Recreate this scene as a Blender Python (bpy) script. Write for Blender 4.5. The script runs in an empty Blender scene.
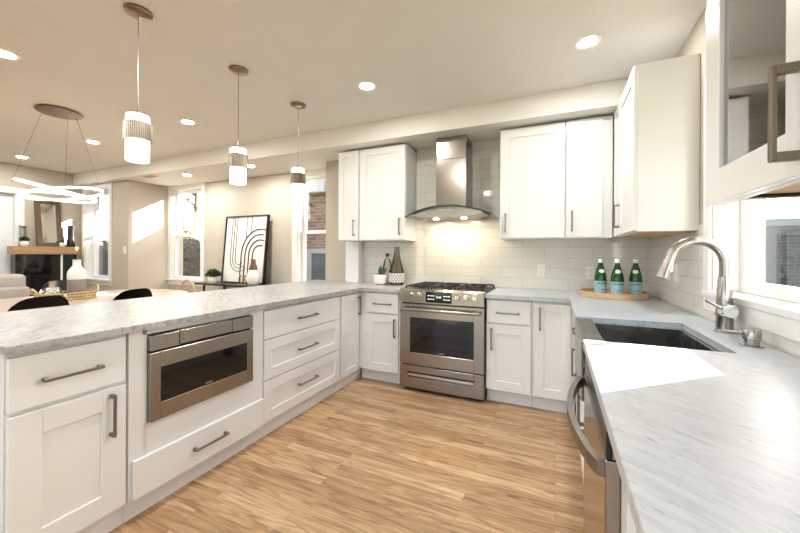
import bpy, bmesh, math, random
from mathutils import Vector, Matrix
random.seed(7)
R = math.radians
S = bpy.context.scene
COL = S.collection
# ------------------------------------------------------------------ camera
cam = bpy.data.objects.new('camera', bpy.data.cameras.new('camera')); COL.objects.link(cam)
cam.location = (0, 0, 1.2421)
cam.rotation_mode = 'XYZ'
cam.matrix_world = Matrix.Translation(cam.location) @ Matrix.Rotation(.425, 4, 'Z') @ Matrix.Rotation(R(90), 4, 'X') @ Matrix.Rotation(.0059, 4, 'Z')
cam.data.sensor_width = 36; cam.data.lens = 345.466/800*36
cam.data.shift_y = -(266.5-254.18)/800
cam.data.clip_start = .05; cam.data.clip_end = 200
S.camera = cam
# ------------------------------------------------------------------ sky, sun, exposure
W = bpy.data.worlds.new('world'); S.world = W; W.use_nodes = True
nt = W.node_tree; bg = nt.nodes['Background']
sky = nt.nodes.new('ShaderNodeTexSky'); sky.sky_type = 'NISHITA'; sky.sun_disc = False
sky.sun_elevation = R(28); sky.sun_rotation = R(48); sky.air_density = 1.0; sky.dust_density = 2.5; sky.ozone_density = 1.0
nt.links.new(sky.outputs[0], bg.inputs[0]); bg.inputs[1].default_value = .78
sun = bpy.data.objects.new('sun', bpy.data.lights.new('sun', 'SUN')); COL.objects.link(sun)
sun.data.energy = 60; sun.data.angle = R(.5); sun.data.color = (1, .95, .87)
sun.rotation_euler = Vector((-1, -.9, -.53)).to_track_quat('-Z', 'Y').to_euler(); sun.location = (6, 6, 6)
S.view_settings.view_transform = 'Standard'; S.view_settings.look = 'None'
S.view_settings.exposure = 0.30; S.view_settings.gamma = 1; S.view_settings.use_curve_mapping = False
CAN = 470; PEND = 3.5; RING = 2.6; HOOD = 330      # lamp strengths
S.cycles.sample_clamp_indirect = 8; S.cycles.max_bounces = 10; S.cycles.caustics_reflective = False; S.cycles.caustics_refractive = False

# ------------------------------------------------------------------ materials
def newmat(n):
    m = bpy.data.materials.new(n); m.use_nodes = True
    return m, m.node_tree, m.node_tree.nodes['Principled BSDF']
def setp(b, col=None, rough=None, metal=None, **k):
    if col is not None: b.inputs['Base Color'].default_value = (*col, 1)
    if rough is not None: b.inputs['Roughness'].default_value = rough
    if metal is not None: b.inputs['Metallic'].default_value = metal
    for a, v in k.items(): b.inputs[a.replace('_', ' ')].default_value = v
def N(nt, t, **k):
    n = nt.nodes.new(t)
    for a, v in k.items():
        if hasattr(n, a): setattr(n, a, v)
        else: n.inputs[a.replace('_', ' ')].default_value = v
    return n
def ramp(nt, fac, stops):
    r = nt.nodes.new('ShaderNodeValToRGB'); e = r.color_ramp.elements
    while len(e) < len(stops): e.new(.5)
    for q, (p, c) in zip(e, stops): q.position = p; q.color = (*c, 1)
    nt.links.new(fac, r.inputs[0]); return r.outputs[0]
def mapping(nt, scale=(1, 1, 1), rot=(0, 0, 0), coord='Object', loc=(0, 0, 0)):
    t = nt.nodes.new('ShaderNodeTexCoord'); m = nt.nodes.new('ShaderNodeMapping')
    m.inputs['Scale'].default_value = scale; m.inputs['Rotation'].default_value = rot; m.inputs['Location'].default_value = loc
    nt.links.new(t.outputs[coord], m.inputs[0]); return m.outputs[0]
def mixc(nt, fac, a, b, mode='MIX'):
    m = nt.nodes.new('ShaderNodeMix'); m.data_type = 'RGBA'; m.blend_type = mode
    for s, v in ((m.inputs[0], fac), (m.inputs[6], a), (m.inputs[7], b)):
        if isinstance(v, (int, float)): s.default_value = v
        elif isinstance(v, tuple): s.default_value = (*v, 1)
        else: nt.links.new(v, s)
    return m.outputs[2]
def bump(nt, b, h, strength=.2, dist=.002):
    n = nt.nodes.new('ShaderNodeBump'); n.inputs['Strength'].default_value = strength; n.inputs['Distance'].default_value = dist
    nt.links.new(h, n.inputs['Height']); nt.links.new(n.outputs[0], b.inputs['Normal'])
def simple(n, col, rough=.5, metal=0, var=.04, scale=6, **k):
    """plain finish with a faint procedural variation of tone"""
    m, nt, b = newmat(n); setp(b, col, rough, metal, **k)
    nz = N(nt, 'ShaderNodeTexNoise', Scale=scale, Detail=3.0); nt.links.new(mapping(nt), nz.inputs['Vector'])
    c = ramp(nt, nz.outputs[0], [(.3, tuple(x*(1-var) for x in col)), (.7, tuple(min(1, x*(1+var)) for x in col))])
    nt.links.new(c, b.inputs['Base Color']); return m
def metal(n, col, rough=.28, stretch=(2, 2, 120), var=.05):
    """brushed metal: stretched noise drives roughness and tone"""
    m, nt, b = newmat(n); setp(b, col, rough, 1)
    nz = N(nt, 'ShaderNodeTexNoise', Scale=3.0, Detail=2.0); nt.links.new(mapping(nt, stretch), nz.inputs['Vector'])
    c = ramp(nt, nz.outputs[0], [(.3, tuple(x*(1-var) for x in col)), (.7, tuple(min(1, x*(1+var)) for x in col))])
    nt.links.new(c, b.inputs['Base Color'])
    mr = N(nt, 'ShaderNodeMapRange'); nt.links.new(nz.outputs[0], mr.inputs[0]); mr.inputs[3].default_value = rough-.05; mr.inputs[4].default_value = rough+.07
    nt.links.new(mr.outputs[0], b.inputs['Roughness']); return m
def emit(n, col, s):
    m, nt, b = newmat(n); setp(b, col, .4); b.inputs['Emission Color'].default_value = (*col, 1); b.inputs['Emission Strength'].default_value = s
    return m
def glass(n, tint=(1, 1, 1), refl=1.0, rough=0.0):
    m = bpy.data.materials.new(n); m.use_nodes = True; nt = m.node_tree; nt.nodes.clear()
    o = nt.nodes.new('ShaderNodeOutputMaterial'); t = N(nt, 'ShaderNodeBsdfTransparent'); t.inputs[0].default_value = (*tint, 1)
    g = N(nt, 'ShaderNodeBsdfGlossy'); g.inputs['Roughness'].default_value = rough
    f = N(nt, 'ShaderNodeFresnel', IOR=1.5); mu = N(nt, 'ShaderNodeMath', operation='MULTIPLY'); mu.inputs[1].default_value = refl
    nt.links.new(f.outputs[0], mu.inputs[0]); x = nt.nodes.new('ShaderNodeMixShader')
    nt.links.new(mu.outputs[0], x.inputs[0]); nt.links.new(t.outputs[0], x.inputs[1]); nt.links.new(g.outputs[0], x.inputs[2]); nt.links.new(x.outputs[0], o.inputs[0])
    return m
def marble(n, base, mid, dark, angle, warm=None, stretch=(2.2, 11, 6), speck=.5):
    m, nt, b = newmat(n); setp(b, base, .34)
    def rs(st, loc=(0, 0, 0)):
        q = nt.nodes.new('ShaderNodeMapping'); q.inputs['Scale'].default_value = st; q.inputs['Location'].default_value = loc
        nt.links.new(mapping(nt, (1, 1, 1), (0, 0, angle)), q.inputs[0]); return q.outputs[0]
    mp = rs(stretch)
    n1 = N(nt, 'ShaderNodeTexNoise', Scale=2.2, Detail=8.0, Roughness=.68, Distortion=.6); nt.links.new(mp, n1.inputs['Vector'])
    c1 = ramp(nt, n1.outputs[0], [(.36, mid), (.54, base), (.8, tuple(min(1, x*1.05) for x in base))])
    n2 = N(nt, 'ShaderNodeTexNoise', Scale=3.4, Detail=6.0, Roughness=.6, Distortion=.4); nt.links.new(rs(tuple(s*1.5 for s in stretch), (3, 1, 0)), n2.inputs['Vector'])
    k = ramp(nt, n2.outputs[0], [(.0, (1, 1, 1)), (.30, (1, 1, 1)), (.40, (0, 0, 0)), (1, (0, 0, 0))])
    mu = N(nt, 'ShaderNodeMath', operation='MULTIPLY'); nt.links.new(k, mu.inputs[0]); mu.inputs[1].default_value = speck
    c2 = mixc(nt, mu.outputs[0], c1, dark)
    n3 = N(nt, 'ShaderNodeTexNoise', Scale=1.3, Detail=3.0); nt.links.new(mapping(nt), n3.inputs['Vector'])
    c3 = mixc(nt, ramp(nt, n3.outputs[0], [(.4, (0, 0, 0)), (.7, (.55, .55, .55))]), c2, mid)
    nt.links.new(c3, b.inputs['Base Color']); return m
def wood(n, a, c, stretch=(1.5, 22, 22), rough=.4, rot=(0, 0, 0)):
    m, nt, b = newmat(n); setp(b, a, rough)
    nz = N(nt, 'ShaderNodeTexNoise', Scale=2.0, Detail=6.0, Distortion=.5); nt.links.new(mapping(nt, stretch, rot), nz.inputs['Vector'])
    nt.links.new(ramp(nt, nz.outputs[0], [(.3, c), (.65, a)]), b.inputs['Base Color']); bump(nt, b, nz.outputs[0], .15); return m
def planks(n):
    m, nt, b = newmat(n); setp(b, (.5, .3, .15), .33)
    mp = mapping(nt)
    br = N(nt, 'ShaderNodeTexBrick', offset=.37, offset_frequency=2, Scale=1.0, Mortar_Size=.0009, Mortar_Smooth=.1, Bias=0.0, Brick_Width=1.15, Row_Height=.066)
    br.inputs['Color1'].default_value = (0, 0, 0, 1); br.inputs['Color2'].default_value = (1, 1, 1, 1); br.inputs['Mortar'].default_value = (.5, .5, .5, 1)
    nt.links.new(mp, br.inputs['Vector'])
    # per-plank shift of the grain
    sx = N(nt, 'ShaderNodeVectorMath', operation='MULTIPLY_ADD'); nt.links.new(br.outputs['Color'], sx.inputs[0]); sx.inputs[1].default_value = (7, 3, 5)
    nt.links.new(mapping(nt, (1.6, 17, 1)), sx.inputs[2])
    g = N(nt, 'ShaderNodeTexNoise', Scale=1.6, Detail=7.0, Roughness=.62, Distortion=1.1); nt.links.new(sx.outputs[0], g.inputs['Vector'])
    sy = N(nt, 'ShaderNodeVectorMath', operation='MULTIPLY_ADD'); nt.links.new(br.outputs['Color'], sy.inputs[0]); sy.inputs[1].default_value = (11, 5, 7)
    nt.links.new(mapping(nt, (.9, 9, 1)), sy.inputs[2])
    lo = N(nt, 'ShaderNodeTexNoise', Scale=1.0, Detail=2.0, Roughness=.4, Distortion=.2); nt.links.new(sy.outputs[0], lo.inputs['Vector'])
    mu = N(nt, 'ShaderNodeMath', operation='MULTIPLY'); nt.links.new(lo.outputs[0], mu.inputs[0]); mu.inputs[1].default_value = 75.0
    sn = N(nt, 'ShaderNodeMath', operation='SINE'); nt.links.new(mu.outputs[0], sn.inputs[0])
    wv = N(nt, 'ShaderNodeMath', operation='MULTIPLY_ADD'); nt.links.new(sn.outputs[0], wv.inputs[0]); wv.inputs[1].default_value = .5; wv.inputs[2].default_value = .5
    tone = ramp(nt, br.outputs['Color'], [(0, (.44, .265, .14)), (.5, (.57, .37, .205)), (1, (.69, .48, .29))])
    fine = ramp(nt, g.outputs[0], [(.34, (.46, .38, .30)), (.48, (.90, .87, .84)), (.68, (1.14, 1.14, 1.12))])
    ring = ramp(nt, wv.outputs[0], [(0, (.52, .42, .33)), (.45, (1, 1, 1)), (1, (1, 1, 1))])
    c = mixc(nt, .9, tone, fine, 'MULTIPLY'); c = mixc(nt, .45, c, ring, 'MULTIPLY')
    c = mixc(nt, ramp(nt, br.outputs['Fac'], [(0, (0, 0, 0)), (1, (.75, .75, .75))]), c, (.13, .07, .035))
    nt.links.new(c, b.inputs['Base Color']); bump(nt, b, g.outputs[0], .08)
    return m
def tiles(n, axis, col=(.70, .68, .63), w=.40, h=.099):
    m, nt, b = newmat(n); setp(b, col, .07)
    rot = (R(-90), 0, 0) if axis == 'x' else (R(-90), 0, R(-90))
    t = nt.nodes.new('ShaderNodeTexCoord'); sp = nt.nodes.new('ShaderNodeSeparateXYZ'); cb = nt.nodes.new('ShaderNodeCombineXYZ')
    nt.links.new(t.outputs['Object'], sp.inputs[0]); nt.links.new(sp.outputs['X' if axis == 'x' else 'Y'], cb.inputs[0]); nt.links.new(sp.outputs['Z'], cb.inputs[1])
    br = N(nt, 'ShaderNodeTexBrick', offset=.5, Scale=1.0, Mortar_Size=.0026, Mortar_Smooth=.4, Brick_Width=w, Row_Height=h)
    br.inputs['Color1'].default_value = (*[x*.97 for x in col], 1); br.inputs['Color2'].default_value = (*[min(1, x*1.03) for x in col], 1); br.inputs['Mortar'].default_value = (.52, .50, .46, 1)
    mp = nt.nodes.new('ShaderNodeMapping'); mp.inputs['Location'].default_value = (.1, -.914+.099*10-.006, 0); nt.links.new(cb.outputs[0], mp.inputs[0]); nt.links.new(mp.outputs[0], br.inputs['Vector'])
    nt.links.new(br.outputs['Color'], b.inputs['Base Color'])
    # slightly pillowed, uneven glaze
    nz = N(nt, 'ShaderNodeTexNoise', Scale=5.0, Detail=1.0); nt.links.new(mp.outputs[0], nz.inputs['Vector'])
    ad = N(nt, 'ShaderNodeMath', operation='MULTIPLY_ADD'); nt.links.new(br.outputs['Fac'], ad.inputs[0]); ad.inputs[1].default_value = -1.0; nt.links.new(nz.outputs[0], ad.inputs[2])
    bump(nt, b, ad.outputs[0], .35, .0025); return m
def bricks(n, c1, c2, mort, w=.21, h=.07):
    m, nt, b = newmat(n); setp(b, c1, .85)
    t = nt.nodes.new('ShaderNodeTexCoord'); sp = nt.nodes.new('ShaderNodeSeparateXYZ'); cb = nt.nodes.new('ShaderNodeCombineXYZ'); ad = N(nt, 'ShaderNodeMath', operation='ADD')
    nt.links.new(t.outputs['Object'], sp.inputs[0]); nt.links.new(sp.outputs['X'], ad.inputs[0]); nt.links.new(sp.outputs['Y'], ad.inputs[1]); nt.links.new(ad.outputs[0], cb.inputs[0]); nt.links.new(sp.outputs['Z'], cb.inputs[1])
    br = N(nt, 'ShaderNodeTexBrick', Scale=1.0, Mortar_Size=.007, Brick_Width=w, Row_Height=h)
    br.inputs['Color1'].default_value = (*c1, 1); br.inputs['Color2'].default_value = (*c2, 1); br.inputs['Mortar'].default_value = (*mort, 1)
    nt.links.new(cb.outputs[0], br.inputs['Vector']); nz = N(nt, 'ShaderNodeTexNoise', Scale=9.0); nt.links.new(t.outputs['Object'], nz.inputs['Vector'])
    nt.links.new(mixc(nt, .6, br.outputs['Color'], ramp(nt, nz.outputs[0], [(.3, (.5, .5, .5)), (.7, (1.2, 1.2, 1.2))]), 'MULTIPLY'), b.inputs['Base Color']); return m

M = dict(
 wall=simple('beige wall paint', (.50, .45, .37), .6, var=.015), ceil=simple('ceiling paint', (.76, .735, .695), .7, var=.01),
 trim=simple('white trim paint', (.80, .79, .77), .35, var=.01), cab=simple('white cabinet lacquer', (.80, .80, .79), .24, var=.008),
 floor=planks('oak planks'), tile_x=tiles('glossy greige tile back', 'x'), tile_y=tiles('glossy greige tile side', 'y'),
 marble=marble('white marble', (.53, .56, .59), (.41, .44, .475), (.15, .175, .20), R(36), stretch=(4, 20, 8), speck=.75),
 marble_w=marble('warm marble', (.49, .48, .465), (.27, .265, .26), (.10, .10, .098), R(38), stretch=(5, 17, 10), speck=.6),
 steel=metal('brushed stainless', (.35, .315, .275), .24, (120, 120, 2)), steel_v=metal('brushed stainless tall', (.35, .315, .275), .2, (160, 160, 1.5)),
 sink=metal('sink stainless', (.30, .295, .28), .26, (3, 120, 3)), nickel=metal('brushed nickel', (.26, .24, .215), .3, (30, 30, 30)), faucet=metal('faucet nickel', (.40, .375, .345), .24, (40, 40, 4)),
 bronze=metal('dark nickel', (.20, .165, .12), .3, (60, 60, 4)), band=metal('ribbed band metal', (.38, .33, .27), .25, (6, 6, 2)), chrome=metal('polished metal', (.75, .73, .70), .14, (5, 5, 5)),
 canopy=metal('canopy metal', (.30, .22, .16), .3, (5, 40, 5)),
 black=simple('black plastic', (.012, .012, .012), .3), blackgl=simple('black glass', (.006, .006, .007), .04), iron=simple('cast iron', (.018, .017, .016), .55),
 glass=glass('window glass', (.97, .98, .98), .25), cabglass=glass('grey cabinet glass', (.40, .42, .37), 3.2, .03), hoodglass=glass('hood glass', (.80, .84, .82), 1.2),
 clearglass=glass('clear glass', (.93, .95, .93), 1.3), smoke=glass('smoked glass', (.82, .78, .72), 1.2),
 oven=simple('oven glass', (.012, .012, .011), .05), lamp=emit('lamp lens', (1, .98, .95), CAN), lamp_p=emit('pendant diffuser', (1, .86, .68), PEND), lamp_r=emit('led ring', (1, .88, .70), RING), lamp_h=emit('hood lamp', (1, .82, .58), HOOD),
 mark=simple('grey print', (.35, .35, .35), .5), panel_txt=emit('display digits', (.8, .85, .9), 1.2), oak=wood('light oak', (.62, .44, .26), (.46, .30, .16)), mantel=wood('mantel oak', (.48, .30, .15), (.30, .17, .08), (22, 1.5, 22)),
 tabletop=wood('bleached oak table', (.44, .34, .25), (.33, .25, .175), (22, 1.5, 22), .35), brown=wood('brown frame wood', (.13, .075, .038), (.07, .038, .018), (20, 20, 2)),
 rawwood=simple('raw plywood', (.55, .36, .19), .6, var=.1), wicker=simple('wicker', (.55, .40, .22), .7, var=.25, scale=60),
 green=simple('leaf green', (.035, .07, .02), .5, var=.4, scale=30), succ=simple('succulent green', (.05, .10, .045), .45, var=.3, scale=40),
 white_c=simple('white ceramic', (.78, .76, .72), .35, var=.03), grey_c=simple('grey ceramic', (.30, .26, .24), .5, var=.06), silver=metal('silvered ceramic', (.55, .52, .48), .25, (6, 6, 6), .3),
 rust=simple('rust brown glaze', (.12, .04, .02), .35, var=.2), brass=metal('brass', (.55, .38, .16), .3), sofa=simple('taupe upholstery', (.42, .37, .33), .85, var=.05, scale=50),
 plum=simple('dark fruit', (.10, .015, .015), .3), soil=simple('soil', (.03, .02, .012), .9), paper=simple('art paper', (.78, .75, .70), .7, var=.01), ink=simple('ink', (.02, .017, .015), .6),
 mirror=metal('mirror silver', (.85, .85, .85), .02, (1, 1, 1), .0), cap=simple('bottle cap', (.80, .80, .76), .35), label=simple('pale blue label', (.30, .52, .60), .5, var=.03), labeltxt=simple('navy print', (.02, .05, .16), .5), star=simple('red star', (.6, .03, .03), .5),
 brick=bricks('red grey brick', (.085, .045, .032), (.17, .115, .085), (.17, .155, .14)), brickd=bricks('dark brick', (.05, .036, .03), (.12, .09, .075), (.12, .11, .10)),
 siding=simple('grey siding', (.17, .175, .19), .7), greybrick=bricks('grey brick', (.045, .047, .05), (.09, .092, .10), (.16, .16, .16)), outwhite=simple('darkened outside white', (.22, .225, .24), .6), outpane=simple('dull window', (.055, .065, .085), .3), paleblue=simple('outside grass', (.20, .20, .12), .9), bark=simple('bark', (.12, .08, .05), .9), yleaf=simple('yellow leaves', (.20, .19, .07), .6, var=.4, scale=20),  # outwhite: plain white, darkened against blow-out under the bright sky
 rust_leaf=simple('brown leaves', (.10, .065, .03), .7, var=.6, scale=25), blind=simple('white blind', (.75, .77, .80), .6), fire=simple('black glossy tile', (.010, .010, .011), .06), amber=simple('dark stopper', (.08, .04, .02), .4),
)
M['bottle'] = simple('green bottle glass', (.007, .065, .014), .06, var=.1)

# ------------------------------------------------------------------ mesh helpers
class MB:
    def __init__(s): s.bm = bmesh.new()
    def box(s, a, b, bev=0, seg=1):
        a = Vector(a); b = Vector(b); lo = Vector(map(min, a, b)); hi = Vector(map(max, a, b))
        vs = [s.bm.verts.new((x, y, z)) for x in (lo.x, hi.x) for y in (lo.y, hi.y) for z in (lo.z, hi.z)]
        fs = [s.bm.faces.new([vs[i] for i in f]) for f in ((0, 1, 3, 2), (4, 6, 7, 5), (0, 4, 5, 1), (2, 3, 7, 6), (0, 2, 6, 4), (1, 5, 7, 3))]
        if bev:
            es = list({e for f in fs for e in f.edges}); bmesh.ops.bevel(s.bm, geom=es, offset=bev, segments=seg, affect='EDGES', profile=.5)
        return s
    def prism(s, pts, z0, z1, bev=0):
        """polygon in xy (counter-clockwise) extruded in z"""
        a = [s.bm.verts.new((x, y, z0)) for x, y in pts]; b = [s.bm.verts.new((x, y, z1)) for x, y in pts]; n = len(pts)
        fs = [s.bm.faces.new(a[::-1]), s.bm.faces.new(b)] + [s.bm.faces.new((a[i], a[(i+1) % n], b[(i+1) % n], b[i])) for i in range(n)]
        if bev:
            es = list(fs[1].edges); bmesh.ops.bevel(s.bm, geom=es, offset=bev, segments=2, affect='EDGES', profile=.5)
        return s
    def prism_dir(s, pts, o, u, v, w):
        """polygon in the plane (u, v) at o, extruded along w"""
        o, u, v, w = map(Vector, (o, u, v, w))
        a = [s.bm.verts.new(o+u*p+v*q) for p, q in pts]; b = [s.bm.verts.new(o+u*p+v*q+w) for p, q in pts]; n = len(pts)
        s.bm.faces.new(a[::-1]); s.bm.faces.new(b)
        for i in range(n): s.bm.faces.new((a[i], a[(i+1) % n], b[(i+1) % n], b[i]))
        return s
    def lathe(s, prof, c=(0, 0, 0), seg=24, axis='z', sy=1.0):
        rings = []
        def pt(r, z, t):
            x, y = r*math.cos(t), r*math.sin(t)*sy
            p = {'z': (x, y, z), 'y': (x, z, y), 'x': (z, x, y)}[axis]
            return Vector(p)+Vector(c)
        for r, z in prof:
            if r < 1e-6: rings.append([s.bm.verts.new(pt(0, z, 0))])
            else: rings.append([s.bm.verts.new(pt(r, z, 2*math.pi*i/seg)) for i in range(seg)])
        for A, B in zip(rings, rings[1:]):
            for i in range(seg):
                j = (i+1) % seg
                f = [A[i % len(A)], A[j % len(A)], B[j % len(B)], B[i % len(B)]]
                f = [v for k, v in enumerate(f) if v not in f[:k]]
                if len(f) > 2: s.bm.faces.new(f)
        return s
    def tube(s, pts, r, seg=10, closed=False, flat=None):
        """round (or flat = (w, h) rectangular) section swept along points"""
        pts = [Vector(p) for p in pts]; n = len(pts); rings = []; rr = r if isinstance(r, (list, tuple)) else [r]*n
        up = None
        for i, p in enumerate(pts):
            t = (pts[(i+1) % n]-pts[i-1]) if closed else (pts[min(i+1, n-1)]-pts[max(i-1, 0)])
            t.normalize()
            if up is None: up = t.orthogonal().normalized() if flat is None else (Vector((0, 0, 1))-t*t.z).normalized() if abs(t.z) < .95 else Vector((1, 0, 0))
            else: up = (up-t*up.dot(t)).normalized()
            sd = t.cross(up)
            if flat: rings.append([s.bm.verts.new(p+sd*a*flat[0]+up*b*flat[1]) for a, b in ((-.5, -.5), (.5, -.5), (.5, .5), (-.5, .5))])
            else: rings.append([s.bm.verts.new(p+(up*math.cos(2*math.pi*k/seg)+sd*math.sin(2*math.pi*k/seg))*rr[i]) for k in range(seg)])
        m = len(rings[0])
        for i in range(n if closed else n-1):
            A, B = rings[i], rings[(i+1) % n]
            for k in range(m): s.bm.faces.new((A[k], A[(k+1) % m], B[(k+1) % m], B[k]))
        if not closed: s.bm.faces.new(rings[0][::-1]); s.bm.faces.new(rings[-1])
        return s
    def shaker(s, x0, x1, z0, z1, y=0, t=.02, stile=.058, rec=.009, rail=None):
        """framed door front at y facing -y; stile=0 for a plain slab"""
        if not stile: return s.box((x0, y, z0), (x1, y+t, z1), .0018)
        rail = rail or stile
        s.box((x0, y, z0), (x0+stile, y+t, z1), .0012); s.box((x1-stile, y, z0), (x1, y+t, z1), .0012)
        s.box((x0+stile-.0005, y, z0), (x1-stile+.0005, y+t, z0+rail), .0012); s.box((x0+stile-.0005, y, z1-rail), (x1-stile+.0005, y+t, z1), .0012)
        s.box((x0+stile-.002, y+rec, z0+rail-.002), (x1-stile+.002, y+t-.002, z1-rail+.002))
        return s
    def build(s, name, mat, parent=None, smooth=False, loc=None):
        bmesh.ops.recalc_face_normals(s.bm, faces=s.bm.faces[:])
        me = bpy.data.meshes.new(name); s.bm.to_mesh(me); s.bm.free()
        me.materials.append(mat if not isinstance(mat, str) else M[mat])
        o = bpy.data.objects.new(name, me); COL.objects.link(o)
        if loc is not None: o.location = loc
        if parent: o.parent = parent
        if smooth:
            for p in me.polygons: p.use_smooth = True
            try: me.set_sharp_from_angle(angle=R(40))
            except Exception: pass
        return o
def tag(o, label, cat, group=None):
    o['label'] = label; o['category'] = cat
    if group: o['group'] = group
    return o
def thing(name, label, cat, loc=(0, 0, 0), rot=0, group=None):
    o = bpy.data.objects.new(name, None); COL.objects.link(o); o.location = loc; o.rotation_euler = (0, 0, rot); o.empty_display_size = .1
    return tag(o, label, cat, group)
def struct(o): o['kind'] = 'structure'; return o
def dup(o, loc=None, rot=None, label=None, parent=None):
    c = o.copy(); COL.objects.link(c)
    if parent: c.parent = parent
    if loc is not None: c.location = loc
    if rot is not None: c.rotation_euler = (0, 0, rot)
    if label: c['label'] = label
    for ch in list(o.children): dup(ch, parent=c)
    return c
def text(s, name, size, mat, parent, loc, rot, depth=.0004, align='CENTER'):
    cu = bpy.data.curves.new(name, 'FONT'); cu.body = s; cu.size = size; cu.extrude = depth; cu.align_x = align; cu.align_y = 'CENTER'; cu.resolution_u = 2
    t = bpy.data.objects.new('tmp', cu); COL.objects.link(t); bpy.context.view_layer.update()
    me = bpy.data.meshes.new_from_object(t.evaluated_get(bpy.context.evaluated_depsgraph_get())); bpy.data.objects.remove(t)
    me.materials.clear(); me.materials.append(M[mat]); me.name = name
    o = bpy.data.objects.new(name, me); COL.objects.link(o); o.parent = parent; o.location = loc; o.rotation_euler = rot
    return o

# ------------------------------------------------------------------ room shell
XR, YB = .725, 3.54            # right wall, kitchen back wall
ZC, ZL = 2.582, 2.39           # main ceiling, lowered ceiling
struct(MB().box((-7.75, -2.8, -.06), (.95, 4.05, 0)).build('floor', 'floor'))
struct(MB().box((-7.75, -2.8, ZC), (.95, 3.08, 2.75)).box((-7.75, 3.08, ZL), (.95, 4.05, 2.75)).build('ceiling', 'ceil'))
def wall(name, o, u, length, h, t, holes, mat='wall'):
    """wall along u from o with thickness t (vector), holes = (u0, u1, z0, z1)"""
    mb = MB(); o = Vector(o); u = Vector(u); t = Vector(t)
    us = sorted({0, length, *[x for q in holes for x in q[:2]]}); zs = sorted({0, h, *[x for q in holes for x in q[2:]]})
    for a, b in zip(us, us[1:]):
        run = None
        for c, d in list(zip(zs, zs[1:]))+[(None, None)]:
            solid = c is not None and not any(q[0] <= (a+b)/2 <= q[1] and q[2] <= (c+d)/2 <= q[3] for q in holes)
            if solid: run = [run[0] if run else c, d]
            elif run:
                mb.box(o+u*a+Vector((0, 0, run[0])), o+u*b+t+Vector((0, 0, run[1]))); run = None
    return struct(mb.build(name, mat))
W1 = (-6.07, -5.31, .80, 2.32); W2 = (-3.31, -2.56, .80, 2.32); W3 = (-7.42, -6.69, .80, 2.30)
wall('wall_back', (-2.62, YB, 0), (1, 0, 0), 3.345, 2.6, (0, .28, 0), [])
wall('wall_dining_back', (-6.155, 3.82, 0), (1, 0, 0), 6.88, 2.6, (0, .2, 0), [(W1[0]+6.155, W1[1]+6.155, W1[2]-.031, W1[3]), (W2[0]+6.155, W2[1]+6.155, W2[2]-.031, W2[3])])
wall('wall_dining_side', (-6.155, 3.2, 0), (0, 1, 0), .82, 2.6, (-.12, 0, 0), [])
wall('wall_dining_front', (-7.55, 3.2, 0), (1, 0, 0), 1.275, 2.6, (0, .2, 0), [(W3[0]+7.55, W3[1]+7.55, W3[2]-.031, W3[3])])
wall('wall_left', (-7.55, -2.6, 0), (0, 1, 0), 6.0, 2.6, (-.2, 0, 0), [(1.60+2.6, 2.40+2.6, .569, 2.14)])
KW = (1.50, 2.26, 1.065, 2.12)
wall('wall_right', (XR, -2.6, 0), (0, 1, 0), 6.42, 2.6, (.2, 0, 0), [(KW[0]+2.6, KW[1]+2.6, KW[2]-.031, KW[3])])
DR = (-3.6, .5)
wall('wall_front', (-7.75, -2.6, 0), (1, 0, 0), 8.7, 2.6, (0, -.2, 0), [(DR[0]+7.75, DR[1]+7.75, .02, 2.3), (1.2, 3.6, .77, 2.2)])
struct(MB().box((-2.07, YB-.008, .914), (XR, YB+.001, ZL)).build('wall_back_tile', 'tile_x'))
struct(MB().box((XR-.008, 2.335, .914), (XR+.001, YB-.008, 1.42)).box((XR-.008, -.6, .914), (XR+.001, 2.335, .985)).box((XR-.008, -.6, .985), (XR+.001, 1.42, 1.42)).build('wall_right_tile', 'tile_y'))
struct(MB().box((-2.245, 3.42, .915), (-2.072, YB, 1.384)).build('trim_chase', 'trim'))

def window(name, loc, rot, w, z0, z1, depth=.12, cas=.085, blind=False, meet=None, casing_right=True, single=False, casw=None, stool=.05):
    """double-hung window in a wall facing local -y; local x runs along the opening"""
    e = struct(thing(name, '', '', loc, rot)); del e['label'], e['category']
    c = MB(); k = .018
    c.box((-cas, -k, z0-.02), (0, 0, z1+cas), .002); c.box((w, -k, z0-.02), (w+cas, 0, z1+cas), .002); c.box((0, -k, z1), (w, 0, z1+cas), .002)
    c.build('casing', 'trim', e)
    MB().box((-cas-.01, -stool, z0-.03), (w+cas+.01, depth+.02, z0), .003).box((-cas, -.015, z0-.10), (w+cas, 0, z0-.03), .002).build('sill', 'trim', e)
    j = MB(); j.box((0, 0, z0), (.012, depth+.08, z1)); j.box((w-.012, 0, z0), (w, depth+.08, z1)); j.box((.012, 0, z1-.012), (w-.012, depth+.08, z1)); j.build('jamb', 'trim', e)
    if blind:
        MB().box((.014, depth-.03, z0+.002), (w-.014, depth-.022, z1-.02)).build('roller_blind', 'blind', e)
    zm = meet or (z0+z1)/2
    def sash(nm, a, b, y, f=.045):
        s = MB(); s.box((.012, y, a), (.012+f, y+.035, b), .002); s.box((w-.012-f, y, a), (w-.012, y+.035, b), .002); s.box((.012+f, y, a), (w-.012-f, y+.035, a+f), .002); s.box((.012+f, y, b-f), (w-.012-f, y+.035, b), .002)
        so = s.build(nm, 'trim', e); MB().box((.012+f, y+.014, a+f), (w-.012-f, y+.019, b-f)).build('pane', 'glass', so)
    if single: sash('sash', z0+.002, z1-.014, depth, .055)
    else:
        sash('lower_sash', z0+.002, zm+.02, depth); sash('upper_sash', zm-.02, z1-.014, depth+.04)
    return e
window('window_1', (W1[0], 3.82, 0), 0, .76, W1[2], W1[3], .03, meet=1.545)
window('window_2', (W2[0], 3.82, 0), 0, .75, W2[2], W2[3], .07, meet=1.545)
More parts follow.
